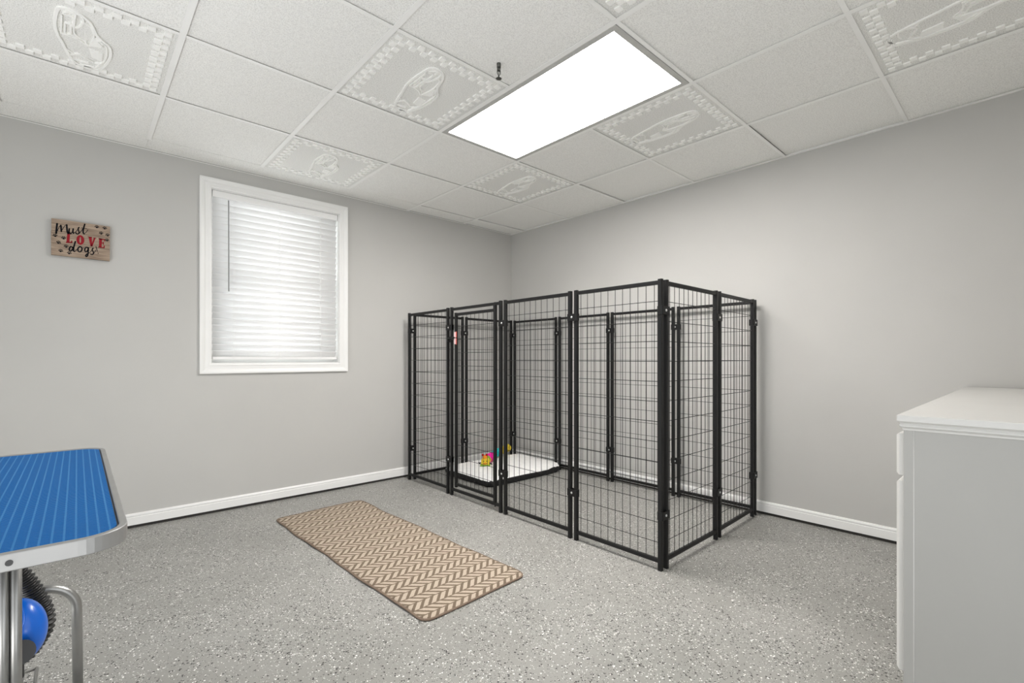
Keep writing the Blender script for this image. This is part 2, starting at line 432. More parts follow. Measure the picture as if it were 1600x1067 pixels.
SCRIPT = [(6.0, [(-101.8, 74.7), (-102.9, 59.2), (-104.1, 40.9), (-105.3, 20.5)]), (1.9, [(-105.3, 20.5), (-99.1, 39.8), (-91.8, 61.3), (-87.4, 68.2)]), (5.5, [(-86.5, 68.3), (-85.4, 54.4), (-84.2, 34.4)]), (1.9, [(-84.2, 34.4), (-77.1, 53.9), (-68.2, 71.8), (-62.9, 75.6)]), (5.5, [(-62.3, 75.7), (-61.7, 58.8), (-59.9, 38.7), (-56.3, 26.3)]), (2.5, [(-56.3, 26.3), (-53.3, 33.8), (-51.9, 50.4)]), (4.9, [(-51.6, 55.7), (-52.7, 40.0), (-49.8, 29.1), (-44.4, 30.1)]), (2.2, [(-44.4, 30.1), (-39.0, 40.5), (-36.8, 55.2)]), (4.9, [(-35.3, 58.7), (-36.5, 42.9), (-34.1, 32.7)]), (2.2, [(-34.1, 32.7), (-24.8, 43.0), (-15.6, 59.0), (-10.5, 72.3)]), (4.4, [(-11.1, 71.4), (-14.7, 61.3), (-11.7, 49.4), (-10.5, 39.4), (-15.6, 32.3), (-21.7, 33.3), (-23.2, 37.9)]), (2.2, [(-9.5, 37.5), (-1.9, 51.2), (7.3, 71.5), (14.1, 93.5)]), (4.9, [(13.5, 94.2), (9.8, 76.1), (6.7, 56.9), (7.3, 43.3), (11.0, 38.2)]), (1.9, [(11.0, 38.2), (18.1, 46.5), (22.8, 55.6), (27.1, 64.7)]), (2.2, [(-0.4, 70.9), (10.4, 71.2), (22.1, 70.1)]), (4.9, [(-37.7, -48.2), (-45.0, -44.4), (-50.4, -55.4), (-49.8, -67.6), (-42.9, -68.6), (-36.8, -57.4), (-34.7, -46.9)]), (4.9, [(-25.7, -11.8), (-29.3, -29.6), (-32.9, -50.7), (-32.9, -67.1), (-28.7, -69.7)]), (2.2, [(-28.7, -69.7), (-21.7, -61.3), (-15.6, -50.1)]), (4.6, [(-6.5, -38.3), (-13.5, -47.7), (-14.7, -61.0), (-9.5, -68.5), (-1.3, -64.3), (2.7, -51.3), (-0.4, -41.5), (-6.5, -38.3)]), (1.9, [(-0.4, -42.3), (7.3, -44.4), (11.9, -41.6)]), (4.6, [(28.4, -40.3), (21.2, -38.1), (15.0, -48.2), (16.0, -61.7), (22.1, -62.9), (27.4, -53.8), (29.6, -40.9)]), (4.4, [(30.2, -39.2), (29.6, -57.6), (28.4, -76.5), (25.3, -88.2), (20.6, -91.4), (19.0, -84.9), (23.4, -76.0)]), (1.9, [(23.4, -76.0), (33.7, -67.4), (44.6, -53.2), (50.3, -39.8)]), (4.1, [(50.9, -37.6), (46.2, -48.8), (50.9, -58.5), (52.5, -67.5), (47.1, -75.8), (39.9, -74.4)]), (2.2, [(53.4, -65.7), (58.8, -57.4), (61.9, -46.4)]), (2.5, [(57.8, -24.8), (60.3, -36.2), (64.1, -52.3)]), (2.7, [(66.7, -62.0), (68.6, -64.3)])]
SLAB = [[(-59.9, 28.6), (-48.0, 30.7), (-50.4, -20.8), (-62.9, -22.8)], [(-64.7, -19.9), (-39.0, -17.3), (-38.4, -23.7), (-65.3, -26.5)], [(-43.8, -9.5), (-38.4, -9.4), (-38.4, -23.7), (-43.8, -23.8)], [(29.6, 26.5), (44.0, 25.6), (47.1, -27.8), (39.0, -29.1)], [(53.4, 23.5), (61.0, 23.5), (47.1, -28.2), (40.8, -29.2)], [(26.5, 26.8), (46.5, 26.1), (46.5, 22.7), (26.5, 23.5)], [(50.3, 24.2), (64.8, 24.2), (64.8, 20.8), (50.3, 20.8)], [(76.8, 24.5), (89.6, 24.2), (87.7, -28.5), (75.6, -27.9)], [(74.3, 24.9), (102.5, 23.8), (101.8, 16.9), (74.3, 19.0)], [(98.6, 23.1), (104.4, 22.8), (103.8, 8.8), (99.9, 9.8)], [(87.7, 1.9), (96.0, 1.6), (96.0, -4.4), (87.7, -4.0)], [(93.5, 7.9), (97.3, 7.7), (97.3, -10.1), (93.5, -9.9)], [(73.0, -24.1), (101.2, -24.7), (101.2, -30.6), (73.0, -30.0)], [(96.7, -14.4), (102.5, -14.8), (101.2, -30.6), (96.7, -30.5)]]
O_OUT = [(11.9, 0.9), (11.4, -6.3), (9.7, -13.1), (7.0, -18.9), (3.5, -23.4), (-0.6, -26.3), (-5.0, -27.3), (-9.3, -26.5), (-13.4, -23.9), (-16.8, -19.6), (-19.5, -13.9), (-21.2, -7.4), (-21.7, -0.2), (-21.2, 6.9), (-19.5, 13.6), (-16.8, 19.4), (-13.4, 23.9), (-9.3, 26.8), (-5.0, 28.0), (-0.6, 27.2), (3.5, 24.6), (7.0, 20.3), (9.7, 14.7), (11.4, 8.0)]
O_IN = [(-1.6, 0.9), (-1.7, -3.9), (-2.0, -8.3), (-2.6, -12.1), (-3.3, -15.1), (-4.1, -17.1), (-5.0, -17.9), (-5.8, -17.4), (-6.6, -15.7), (-7.3, -12.9), (-7.9, -9.3), (-8.2, -4.9), (-8.3, -0.3), (-8.2, 4.5), (-7.9, 8.9), (-7.3, 12.7), (-6.6, 15.7), (-5.8, 17.7), (-5.0, 18.5), (-4.1, 18.0), (-3.3, 16.3), (-2.6, 13.6), (-2.0, 9.9), (-1.7, 5.6)]
PAWS = [(-109.3, 6.6), (-75.0, -1.3), (-95.6, -29.8), (-63.8, -46.6), (-85.9, -75.1), (-51.0, -82.1), (66.0, 88.6), (100.9, 87.9), (85.1, 55.5), (114.1, 49.5), (111.5, 19.4)]
CAR = {'outline': [(0.406, 0.215), (0.432, 0.198), (0.463, 0.193), (0.495, 0.2), (0.524, 0.228), (0.549, 0.268), (0.567, 0.332), (0.583, 0.393), (0.61, 0.435), (0.638, 0.469), (0.654, 0.513), (0.659, 0.611), (0.647, 0.72), (0.622, 0.827), (0.6, 0.875), (0.571, 0.872), (0.533, 0.879), (0.496, 0.885), (0.465, 0.849), (0.445, 0.789), (0.425, 0.705), (0.409, 0.622), (0.393, 0.558), (0.383, 0.478), (0.382, 0.392), (0.389, 0.304), (0.398, 0.242)], 'roof': [(0.423, 0.266), (0.434, 0.236), (0.474, 0.213), (0.505, 0.225), (0.516, 0.263), (0.506, 0.329), (0.484, 0.379), (0.465, 0.374), (0.468, 0.272)], 's1': [(0.415, 0.294), (0.408, 0.514)], 's2': [(0.43, 0.37), (0.457, 0.36)], 's3': [(0.457, 0.36), (0.455, 0.487)], 's4': [(0.429, 0.385), (0.428, 0.497), (0.453, 0.489)], 'win': [(0.411, 0.512), (0.45, 0.514), (0.495, 0.527), (0.533, 0.565)], 'arc': [(0.479, 0.222), (0.473, 0.324), (0.475, 0.468), (0.53, 0.512)], 'hood': [(0.506, 0.294), (0.544, 0.302), (0.565, 0.371), (0.567, 0.462), (0.545, 0.562), (0.524, 0.517)], 'side': [(0.581, 0.418), (0.62, 0.469), (0.637, 0.528), (0.638, 0.647), (0.62, 0.754), (0.583, 0.788)], 'p1': [(0.549, 0.609), (0.619, 0.621), (0.619, 0.736), (0.562, 0.716)], 'p2': [(0.545, 0.562), (0.575, 0.424), (0.623, 0.451), (0.607, 0.539)], 'n1': [(0.59, 0.465), (0.616, 0.514)], 'n2': [(0.605, 0.444), (0.627, 0.48)], 'b1': [(0.448, 0.786), (0.484, 0.736), (0.526, 0.749), (0.57, 0.781)], 'b2': [(0.447, 0.821), (0.496, 0.83), (0.545, 0.822)], 'b3': [(0.59, 0.855), (0.617, 0.775)], 'b4': [(0.434, 0.714), (0.472, 0.747)]}

SCRIPT[-2:] = [(w_, [(a+5, b-1) for a, b in p]) for w_, p in SCRIPT[-2:]]

def relief_tile():
    """one 2 ft board, local origin at its corner, face down at z = 0, relief hangs lower"""
    bm = BM(); box(bm, .004, T-.004, .004, T-.004, 0, .012)
    base = obj('embossed_ceiling_board', bm, 'field')
    bm = BM(); D = .0065; m = .029; n = 21; c = (T-2*m)/n
    for i in range(n):
        for j in range(n):
            if not (i < 2 or j < 2 or i >= n-2 or j >= n-2) or (i+j) % 2: continue
            x, y = m+i*c, m+j*c
            box(bm, x, x+c, y, y+c, -D, .001)
    obj('checkered_border', bm, 'relief', base, bevel=.001, seg=1)
    bm = BM(); fr = lambda a, b, h: (a, b, -h)
    S = lambda pts: [(a*T, b*T) for a, b in pts]
    out = S(CAR['outline']); ribbon(bm, out+[out[0]], .010, 0, D, fr, True)
    for k in ('roof', 'hood', 'side'): q = S(CAR[k]); ribbon(bm, q+([q[0]] if k == 'roof' else []), .005, 0, D, fr, k == 'roof')
    for k in ('s1', 's2', 's3', 's4', 'win', 'arc', 'b1', 'b2', 'b3', 'b4'): ribbon(bm, S(CAR[k]), .0055, 0, D, fr)
    for k in ('p1', 'p2'): prism(bm, S(CAR[k]), 0, D*.8, fr)
    for k in ('n1', 'n2'): ribbon(bm, S(CAR[k]), .004, 0, D*1.4, fr)
    obj('race_car_relief', bm, 'relief', base)
    return base
proto = None
for (kx, ky), lab in reliefs.items():
    if proto is None: proto = relief_tile(); o = proto
    else:
        o = proto.copy(); COL.objects.link(o)
        for ch in proto.children:
            c = ch.copy(); COL.objects.link(c); c.parent = o
    o.location = (kx*T, ky*T, ZT)
    tag(o, lab, 'ceiling board', 'embossed race car boards in the ceiling grid')

# recessed light
lt = thing('ceiling_light', 'lit recessed two by four foot fluorescent light panel in the ceiling grid', 'light', (2.5*T, -T, H))
hx, hy = T/2, T
bm = BM()   # white door frame round the lens
for (a0, a1, b0, b1) in ((-hx+.012, -hx+.040, -hy+.012, hy-.012), (hx-.040, hx-.012, -hy+.012, hy-.012), (-hx+.040, hx-.040, -hy+.012, -hy+.040), (-hx+.040, hx-.040, hy-.040, hy-.012)):
    box(bm, a0, a1, b0, b1, -.001, .006)
obj('lens_frame', bm, 'fixture', lt, bevel=.0015)
bm = BM(); box(bm, -hx+.038, hx-.038, -hy+.038, hy-.038, .0015, .004)
obj('lens', bm, 'lens', lt)
bm = BM()   # steel housing above
box(bm, -hx+.014, hx-.014, -hy+.014, hy-.014, .09, .095)
for (a0, a1, b0, b1) in ((-hx+.014, -hx+.018, -hy+.014, hy-.014), (hx-.018, hx-.014, -hy+.014, hy-.014), (-hx+.018, hx-.018, -hy+.014, -hy+.018), (-hx+.018, hx-.018, hy-.018, hy-.014)):
    box(bm, a0, a1, b0, b1, .006, .09)
obj('housing', bm, 'tee', lt)

# sprinkler head
sp = thing('sprinkler_head', 'small dark pendent fire sprinkler head hanging from the ceiling beside the light', 'sprinkler', (1.064, -.708, H)); sp.scale = (.93, .93, .93)
bm = BM(); tube(bm, [(0, 0, .02), (0, 0, -.012)], .010, 12); tube(bm, [(0, 0, -.012), (0, 0, -.026)], .0095, 6)
obj('fitting', bm, 'brass', sp)
bm = BM()
for s in (-1, 1): tube(bm, [(s*.008, 0, -.024), (s*.0095, 0, -.032), (s*.008, 0, -.042), (0, 0, -.050)], .0024, 6)
tube(bm, [(0, 0, -.026), (0, 0, -.045)], .0018, 6); tube(bm, [(0, 0, -.048), (0, 0, -.064)], .0034, 8)
obj('frame_arms', bm, 'brass', sp)
bm = BM(); tube(bm, [(0, 0, -.0630), (0, 0, -.0645)], .0125, 16)
for k in range(12):
    a = k*PI/6; tube(bm, [(math.cos(a)*.011, math.sin(a)*.011, -.0637), (math.cos(a)*.0145, math.sin(a)*.0145, -.065)], .0016, 5)
obj('deflector', bm, 'brass', sp)

# ------------------------------------------------------------------ window
win = BM(); CW = .066
prof = [(0, 0), (0, .012), (.010, .014), (.016, .012), (.034, .012), (.040, .016), (.055, .020), (.066, .020), (.066, 0)]   # (distance out from opening, depth)
cx0, cx1, cz0, cz1 = OX0+.003, OX1-.003, OZ0+.003, OZ1-.003
rings = []
for d, t in prof:
    rings.append([win.verts.new((x, YW-t, z)) for x, z in ((cx0-d, cz0-d), (cx1+d, cz0-d), (cx1+d, cz1+d), (cx0-d, cz1+d))])
for a, b in zip(rings, rings[1:]):
    for k in range(4): win.faces.new((a[k], a[(k+1) % 4], b[(k+1) % 4], b[k]))
w1 = struct(obj('window_1', win, 'trim'))
bm = BM()  # jamb lining
for q in ((OX0, OX0+.008, OZ0, OZ1), (OX1-.008, OX1, OZ0, OZ1)): box(bm, q[0], q[1], YW, YW+WT, q[2], q[3])
box(bm, OX0+.008, OX1-.008, YW, YW+WT, OZ0, OZ0+.008); box(bm, OX0+.008, OX1-.008, YW, YW+WT, OZ1-.008, OZ1)
obj('window_jamb', bm, 'trim', w1)
a0, a1, b0, b1 = OX0+.008, OX1-.008, OZ0+.008, OZ1-.008; mid = 1.585
for nm, z0, z1, y in (('upper_sash', mid-.018, b1, YW+.112), ('lower_sash', b0, mid+.018, YW+.090)):
    bm = BM(); s = .038
    box(bm, a0, a0+s, y, y+.02, z0, z1); box(bm, a1-s, a1, y, y+.02, z0, z1); box(bm, a0+s, a1-s, y, y+.02, z0, z0+s); box(bm, a0+s, a1-s, y, y+.02, z1-s, z1)
    for t in (1/3, 2/3):
        x = a0+s+(a1-a0-2*s)*t; box(bm, x-.009, x+.009, y+.002, y+.018, z0+s, z1-s)
    z = (z0+z1)/2; box(bm, a0+s, a1-s, y+.003, y+.017, z-.009, z+.009)
    sh = obj(nm, bm, 'trim', w1)
    bm = BM(); box(bm, a0+s-.004, a1-s+.004, y+.0085, y+.0115, z0+s-.004, z1-s+.004); obj('glass', bm, 'glass', sh)

# blind
bl = thing('window_blind', 'closed white two inch slatted blind hanging inside the window', 'blind', ((a0+a1)/2, YW+.032, b0))
bw = (a1-a0)/2 - .004; bh = b1-b0
bm = BM(); box(bm, -bw, bw, -.026, .024, bh-.045, bh-.001); obj('headrail', bm, 'blindwhite', bl, bevel=.003)
bm = BM(); n = 25; z_top, z_bot = bh-.062, .0635; sw = .050; th = math.radians(60)
for i in range(n):
    zc = z_bot+(z_top-z_bot)*i/(n-1); jt = random.uniform(-.02, .02)
    A = []
    for k in range(7):
        t = k/6-.5; cy = t*sw*math.cos(th+jt); cz = -t*sw*math.sin(th+jt); bow = .0035*(1-4*t*t)
        A.append((cy - bow*math.sin(th), zc+cz - bow*math.cos(th)))
    for s in (0, 1): pass
    lo = [[bm.verts.new((x, y, z)) for y, z in A] for x in (-bw+.003, bw-.003)]
    hi = [[bm.verts.new((x, y+.0022*math.sin(th), z+.0022*math.cos(th))) for y, z in A] for x in (-bw+.003, bw-.003)]
    for k in range(6):
        f = bm.faces.new((lo[0][k], lo[0][k+1], lo[1][k+1], lo[1][k])); f.smooth = True
        f = bm.faces.new((hi[0][k], hi[1][k], hi[1][k+1], hi[0][k+1])); f.smooth = True
    for e in (0, 6): bm.faces.new((lo[0][e], lo[1][e], hi[1][e], hi[0][e]))
    for e in (0, 1):
        bm.faces.new(lo[e]+hi[e][::-1])
obj('slats', bm, 'slat', bl)
bm = BM(); box(bm, -bw+.003, bw-.003, -.022, .022, .022, .042); obj('bottom_rail', bm, 'blindwhite', bl, bevel=.003)
bm = BM()
for x in (.486-(a0+a1)/2, .781-(a0+a1)/2, 1.075-(a0+a1)/2):
    for dx in (-.004, .004):
        tube(bm, [(x+dx, -.0275, .03), (x+dx, -.0275, bh-.05)], .0009, 5, caps=False)
    for i in range(n): z = z_bot+(z_top-z_bot)*i/(n-1); tube(bm, [(x-.004, -.0275, z-.006), (x+.004, -.0275, z+.006)], .0009, 4)
obj('ladder_cords', bm, 'cord', bl)
bm = BM(); x = .4515-(a0+a1)/2; tube(bm, [(x, -.031, bh-.055), (x, -.034, bh-.085), (x+.001, -.034, .488)], .0035, 8)
obj('tilt_wand', bm, 'wand', bl)

# ------------------------------------------------------------------ sign on the window wall
sg = BM(); SXh, SZh, SD = .125, .1015, .020
box(sg, -SXh, SXh, 0, SD, -SZh+.0005, -.0356); box(sg, -SXh-.001, SXh-.0005, .0003, SD, -.0344, .0342); box(sg, -SXh, SXh, 0, SD, .0352, SZh)
sign = obj('wall_sign', sg, 'wood', None, (-.2947, YW-SD-.004, 1.712), bevel=.0008, seg=1)
sign.rotation_euler = (0, math.radians(.4), 0)
tag(sign, 'small rustic wooden sign reading Must LOVE dogs! with paw prints on the window wall', 'sign')
sfr = lambda a, b, h: (a/1000, -h, b/1000)
for nm_, part_ in (('must_lettering', SCRIPT[:15]), ('dogs_lettering', SCRIPT[15:])):
    bm = BM()
    for w_, pts in part_: ribbon(bm, pts, w_*1.32, 0, .0006, sfr)
    obj(nm_, bm, 'ink', sign)['label'] = 'black handwritten word ' + ('Must' if nm_[0] == 'm' else 'dogs!')
bm = BM()
for q in SLAB: prism(bm, q, 0, .0005, sfr)
lo = [[bm.verts.new(sfr(a, b, .0005)) for a, b in L_] for L_ in (O_OUT, O_IN)]
lo2 = [[bm.verts.new(sfr(a, b, 0)) for a, b in L_] for L_ in (O_OUT, O_IN)]
for k in range(24):
    k2 = (k+1) % 24
    bm.faces.new((lo[0][k], lo[0][k2], lo[1][k2], lo[1][k]))
    for r in (0, 1): bm.faces.new((lo[r][k], lo[r][k2], lo2[r][k2], lo2[r][k]))
obj('red_block_lettering', bm, 'redink', sign)['label'] = 'red stencil word LOVE'
for a, b in PAWS:
    bm = BM()
    prism(bm, [(4.4*math.cos(t)*(1+.15*math.sin(t)), 3.4*math.sin(t)-2.2) for t in [k*PI/6 for k in range(12)]], 0, .0005, sfr)
    for tx, tz, r in ((-6.3, .8, 1.9), (-2.6, 4.6, 2.1), (2.6, 4.6, 2.1), (6.3, .8, 1.9)):
        prism(bm, [(tx+r*math.cos(t), tz+r*1.35*math.sin(t)) for t in [k*PI/5 for k in range(10)]], 0, .0005, sfr)
    o = obj('paw_print', bm, 'ink', sign, (a/1000, 0, b/1000)); o.scale = (1.2, 1, 1.3); o.rotation_euler = (0, random.uniform(-.3, .5), 0)

# ------------------------------------------------------------------ rug
def rug():
    t = thing('rug', 'long narrow beige and brown herringbone rug lying on the flake floor', 'rug', (.940, .144, 0), .040)
    hw, hl, r = .288, .835, .045
    def edge(x, y):   # slightly irregular outline
        return (x + .004*math.sin(y*9+1) + .002*math.sin(y*23), y + .003*math.sin(x*11))
    def lift(x, y):
        k = max(abs(x)/hw, abs(y)/hl)
        v = noise.noise(Vector((x*5, y*4, 3)))
        return max(0, v)*.007*max(0, (k-.72))/.28
    bm = BM(); nx, ny = 24, 70; G = {}
    def inside(u, v):   # squircle mapping of a grid to the rounded rectangle
        x, y = u*hw, v*hl
        ax, ay = abs(x)-(hw-r), abs(y)-(hl-r)
        if ax > 0 and ay > 0:
            m = max(ax, ay); d = math.hypot(ax, ay); s = m/d
            x = math.copysign(hw-r+ax*s, x); y = math.copysign(hl-r+ay*s, y)
        return x, y
    us = [(-1+2*i/nx) for i in range(nx+1)]; vs = [(-1+2*j/ny) for j in range(ny+1)]
    for i, u in enumerate(us):
        for j, v in enumerate(vs):
            x, y = inside(u, v); x, y = edge(x, y)
            G[i, j] = bm.verts.new((x, y, .0085+lift(x, y)))
    for i in range(nx):
        for j in range(ny):
            f = bm.faces.new((G[i, j], G[i+1, j], G[i+1, j+1], G[i, j+1])); f.smooth = True
    border = [G[i, 0] for i in range(nx)] + [G[nx, j] for j in range(ny)] + [G[i, ny] for i in range(nx, 0, -1)] + [G[0, j] for j in range(ny, 0, -1)]
    pts = [v.co.copy() for v in border]
    low = [bm.verts.new((p.x*.995, p.y*.998, max(.0005, p.z-.0075))) for p in pts]
    for k in range(len(border)):
        k2 = (k+1) % len(border); bm.faces.new((border[k], low[k], low[k2], border[k2]))
    obj('woven_top', bm, 'rug', t)
    bm = BM(); loop = [Vector((p.x, p.y, p.z-.003)) for p in pts]
    tube(bm, loop+[loop[0]], .0048, 8, caps=False); obj('edge_binding', bm, 'rugedge', t)
rug()

# ------------------------------------------------------------------ dog kennel
PH = 1.420
kn = thing('dog_kennel', 'black wire panel dog kennel standing in the room corner', 'dog kennel', (2.39, .11, 0))
KO = Vector((2.39, .11, 0))
def post_mesh(h=PH, r=.0105):
    bm = BM(); prism(bm, rrect(-r, r, -r, r, .003, 2), 0, h)
    return bm
def rail_mesh(L, rw=.0085, rh=.0100):
    bm = BM(); box(bm, .0100, L-.0100, -rw, rw, -rh, rh)
    return bm
def empty_part(name, parent, loc, rz):
    o = bpy.data.objects.new(name, None); COL.objects.link(o); o.empty_display_size = .05
    o.parent = parent; o.location = loc; o.rotation_euler = (0, 0, rz); return o
def wire_mesh(L, z0, z1, hz, nv):
    bm = BM(); r = .0016
    s = (L-.021)/nv
    for k in range(nv):
        x = .0105+s*(k+.5); tube(bm, [(x, 0, z0), (x, 0, z1)], r, 6, caps=False)
    for z in hz:
        tube(bm, [(-.0118, .0032, z), (L+.0118, .0032, z)], r, 6)
    return bm
HZ = [.132+.0985*k for k in range(13)]
def panel(ax, ay, bx, by, door=False, parent=kn):
    a, b = Vector((ax, ay, 0)), Vector((bx, by, 0)); L = (b-a).length; rz = math.atan2(by-ay, bx-ax)
    nm = 'door_panel' if door else 'panel'
    z0, z1 = (.046, 1.404)
    p = empty_part(nm, parent, a-KO, rz)
    for nn, z in (('bottom_rail', z0), ('top_rail', z1)): obj(nn, rail_mesh(L), 'black', p, (0, 0, z), bevel=.002, seg=1)
    for x in (0, L): obj('post', post_mesh(), 'black', p, (x, 0, 0))
    if not door:
        obj('wire_mesh', wire_mesh(L, z0, z1, HZ, 11), 'black', p)
    return p, L, rz
FX = 1.787
front = [(1.300, .727), (.676, .110), (.062, -.499), (-.545, -1.075)]
for i, (y0, y1) in enumerate(front): panel(FX, y0, FX, y1, door=(i == 1))
panel(1.834, -1.078, 2.383, -1.074); panel(2.432, -1.072, 2.952, -1.056)
for y0, y1 in ((-1.052, -.514), (-.470, .084), (.127, .673), (.721, 1.290)): panel(3.0, y0, 3.0, y1)
panel(1.826, 1.278, 2.333, 1.282); panel(2.380, 1.283, 2.950, 1.290)
# hinged door inside the second front panel
y0, y1, dz0, dz1 = .620, .169, .075, 1.352; L = y0-y1
dr = empty_part('door', kn, Vector((FX, y0, 0))-KO, -PI/2)
for nn, z in (('bottom_rail', .092), ('top_rail', 1.362)): obj(nn, rail_mesh(L), 'black', dr, (0, 0, z), bevel=.002, seg=1)
obj('door_post', (lambda b: (bmesh.ops.translate(b, verts=b.verts, vec=(0, 0, .070)), b)[1])(post_mesh(1.305)), 'black', dr)
obj('door_post', (lambda b: (bmesh.ops.translate(b, verts=b.verts, vec=(0, 0, .050)), b)[1])(post_mesh(1.346)), 'black', dr, (L, 0, 0))
obj('wire_mesh', wire_mesh(L, .092, 1.362, [.19+.0985*k for k in range(12)], 9), 'black', dr)
for z in (.046, 1.404):    # hinge pins at the door's right post
    bm = BM(); tube(bm, [(L, 0, z-.02), (L, 0, z+.012)], .006, 8); obj('hinge_pin', bm, 'black', dr)
# latch: slide bolt across the door post and the frame post
bm = BM()
box(bm, -.082, .018, -.017, -.0115, 1.172, 1.180); box(bm, -.066, -.046, -.016, -.011, 1.155, 1.198)
tube(bm, [(-.080, -.020, 1.186), (.030, -.020, 1.186)], .004, 8); tube(bm, [(-.012, -.020, 1.186), (-.012, -.038, 1.180), (-.012, -.040, 1.168)], .0035, 8)
box(bm, -.090, -.074, -.022, -.012, 1.162, 1.200)
obj('latch', bm, 'black', dr)

def clamp(x, y, rz, z):
    """saddle clamp round two neighbouring posts, bolt in the middle"""
    bm = BM(); w2, d, t, h = .036, .0125, .003, .020
    out = rrect(-w2, w2, -d-t, d+t, .007, 3); inn = rrect(-w2+t, w2-t, -d, d, .005, 3)
    n_ = len(out)
    R = [[bm.verts.new((p[0], p[1], zz)) for p in q] for q in (out, inn) for zz in (-h, h)]
    for k in range(n_):
        k2 = (k+1) % n_
        bm.faces.new((R[0][k], R[0][k2], R[1][k2], R[1][k])); bm.faces.new((R[2][k], R[3][k], R[3][k2], R[2][k2]))
        bm.faces.new((R[0][k], R[2][k], R[2][k2], R[0][k2])); bm.faces.new((R[1][k], R[1][k2], R[3][k2], R[3][k]))
    c = obj('clamp', bm, 'black', kn, Vector((x, y, z))-KO); c.rotation_euler = (0, 0, rz)
    bm = BM(); sphere(bm, (0, -.0155, 0), .0065, .004, .0065, u=12, v=8); tube(bm, [(0, -.017, 0), (0, .019, 0)], .0028, 8)
    tube(bm, [(0, .0155, 0), (0, .021, 0)], .006, 6)
    obj('bolt', bm, 'bolt', c)['label'] = 'shiny steel bolt'
LZ = (.267, 1.268)
for z in LZ:
    for y in (.7015, .086, -.522): clamp(FX, y, -PI/2, z)
    clamp(1.8105, -1.077, 0, z); clamp(2.4075, -1.073, 0, z); clamp(2.976, -1.054, 0, z)
    for y in (-.492, .1055, .697): clamp(3.0, y, PI/2*-1, z)
    clamp(1.8065, 1.289, 0, z); clamp(2.3565, 1.2825, 0, z); clamp(2.975, 1.290, 0, z)

# the small tag on the latch
tg = thing('latch_tag', 'small pale pink tag with red edge hanging at the kennel door latch', 'tag', (FX-.018, .606, 1.185))
bm = BM(); prism(bm, rrect(-.010, .012, -.045, .045, .006, 3), 0, .005, lambda a, b, h: (-h, -a, b)); obj('tag_face', bm, 'palepink', tg)
bm = BM(); prism(bm, rrect(-.014, -.0102, -.048, .048, .001, 2), -.002, .004, lambda a, b, h: (-h, a, b)); obj('tag_edge', bm, 'redtag', tg)
bm = BM(); tube(bm, [(-.0062, .0, .004), (-.012, .012, .010), (-.010, .030, .006), (-.006, .040, 0), (-.008, .028, -.006), (-.010, .010, -.002), (-.0062, 0, 0)], .0025, 6); obj('tag_strap', bm, 'rubber', tg)

# ------------------------------------------------------------------ dog bed and toy
def bed():
    t = thing('dog_bed', 'flat white plush dog cushion with black sides inside the kennel', 'dog bed', (2.532, .930, 0))
    hw, hl, r = .436, .325, .13
    def shape(x, y, lo):
        k = max(abs(x)/hw, abs(y)/hl)
        return k
    N = 36
    def sup(th, k):    # superellipse outline
        c, s = math.cos(th), math.sin(th); e = 2/9
        rx = hw*k*math.copysign(abs(c)**e, c); ry = hl*k*math.copysign(abs(s)**e, s)
        w_ = 1 + .012*math.sin(5*th+1) + .008*math.sin(11*th)
        return rx*w_, ry*w_
    A = 96
    bm = BM(); rings = []
    ks = [.0, .15, .3, .45, .6, .72, .82, .9, .95, .985, 1.0]
    zs = lambda k: .060 + .034*(1-k**6)
    for k in ks[1:]:
        ring = []
        for a in range(A):
            x, y = sup(2*PI*a/A, k); z = zs(k)+.006*noise.noise(Vector((x*9, y*9, 1)))+.003*noise.noise(Vector((x*40, y*40, 2)))
            z += .035*max(0, (x-.25)/.2)*max(0, k-.6) if x > .25 else 0
            ring.append(bm.verts.new((x, y, z)))
        rings.append(ring)
    ctr = bm.verts.new((0, 0, .093))
    for a in range(A): f = bm.faces.new((ctr, rings[0][a], rings[0][(a+1) % A])); f.smooth = True
    for p, q in zip(rings, rings[1:]):
        for a in range(A): f = bm.faces.new((p[a], q[a], q[(a+1) % A], p[(a+1) % A])); f.smooth = True
    # plush skirt edge rolls under
    last = rings[-1]; edge = [v.co.copy() for v in last]
    nx = [bm.verts.new((c.x*1.004, c.y*1.004, c.z-.008-.004*math.sin(a*.9))) for a, c in enumerate(edge)]
    for a in range(A): f = bm.faces.new((last[a], nx[a], nx[(a+1) % A], last[(a+1) % A])); f.smooth = True
    obj('plush_top', bm, 'plush', t)
    bm = BM(); prev = None
    for j, (k, z) in enumerate(((1.0, -.006), (1.015, -.016), (1.01, -.030), (.985, -.045), (.95, -.0555))):
        ring = []
        for a, c in enumerate(edge):
            wob = 1+.006*math.sin(a*1.7+j)+.004*noise.noise(Vector((c.x*30, c.y*30, j)))
            zz = max(.001, c.z+z if j < 4 else .001)
            ring.append(bm.verts.new((c.x*k*wob, c.y*k*wob, zz)))
        if prev:
            for a in range(A): f = bm.faces.new((prev[a], ring[a], ring[(a+1) % A], prev[(a+1) % A])); f.smooth = True
        prev = ring
    bm.faces.new(prev)
    obj('black_sides', bm, 'blackcloth', t)
bed()

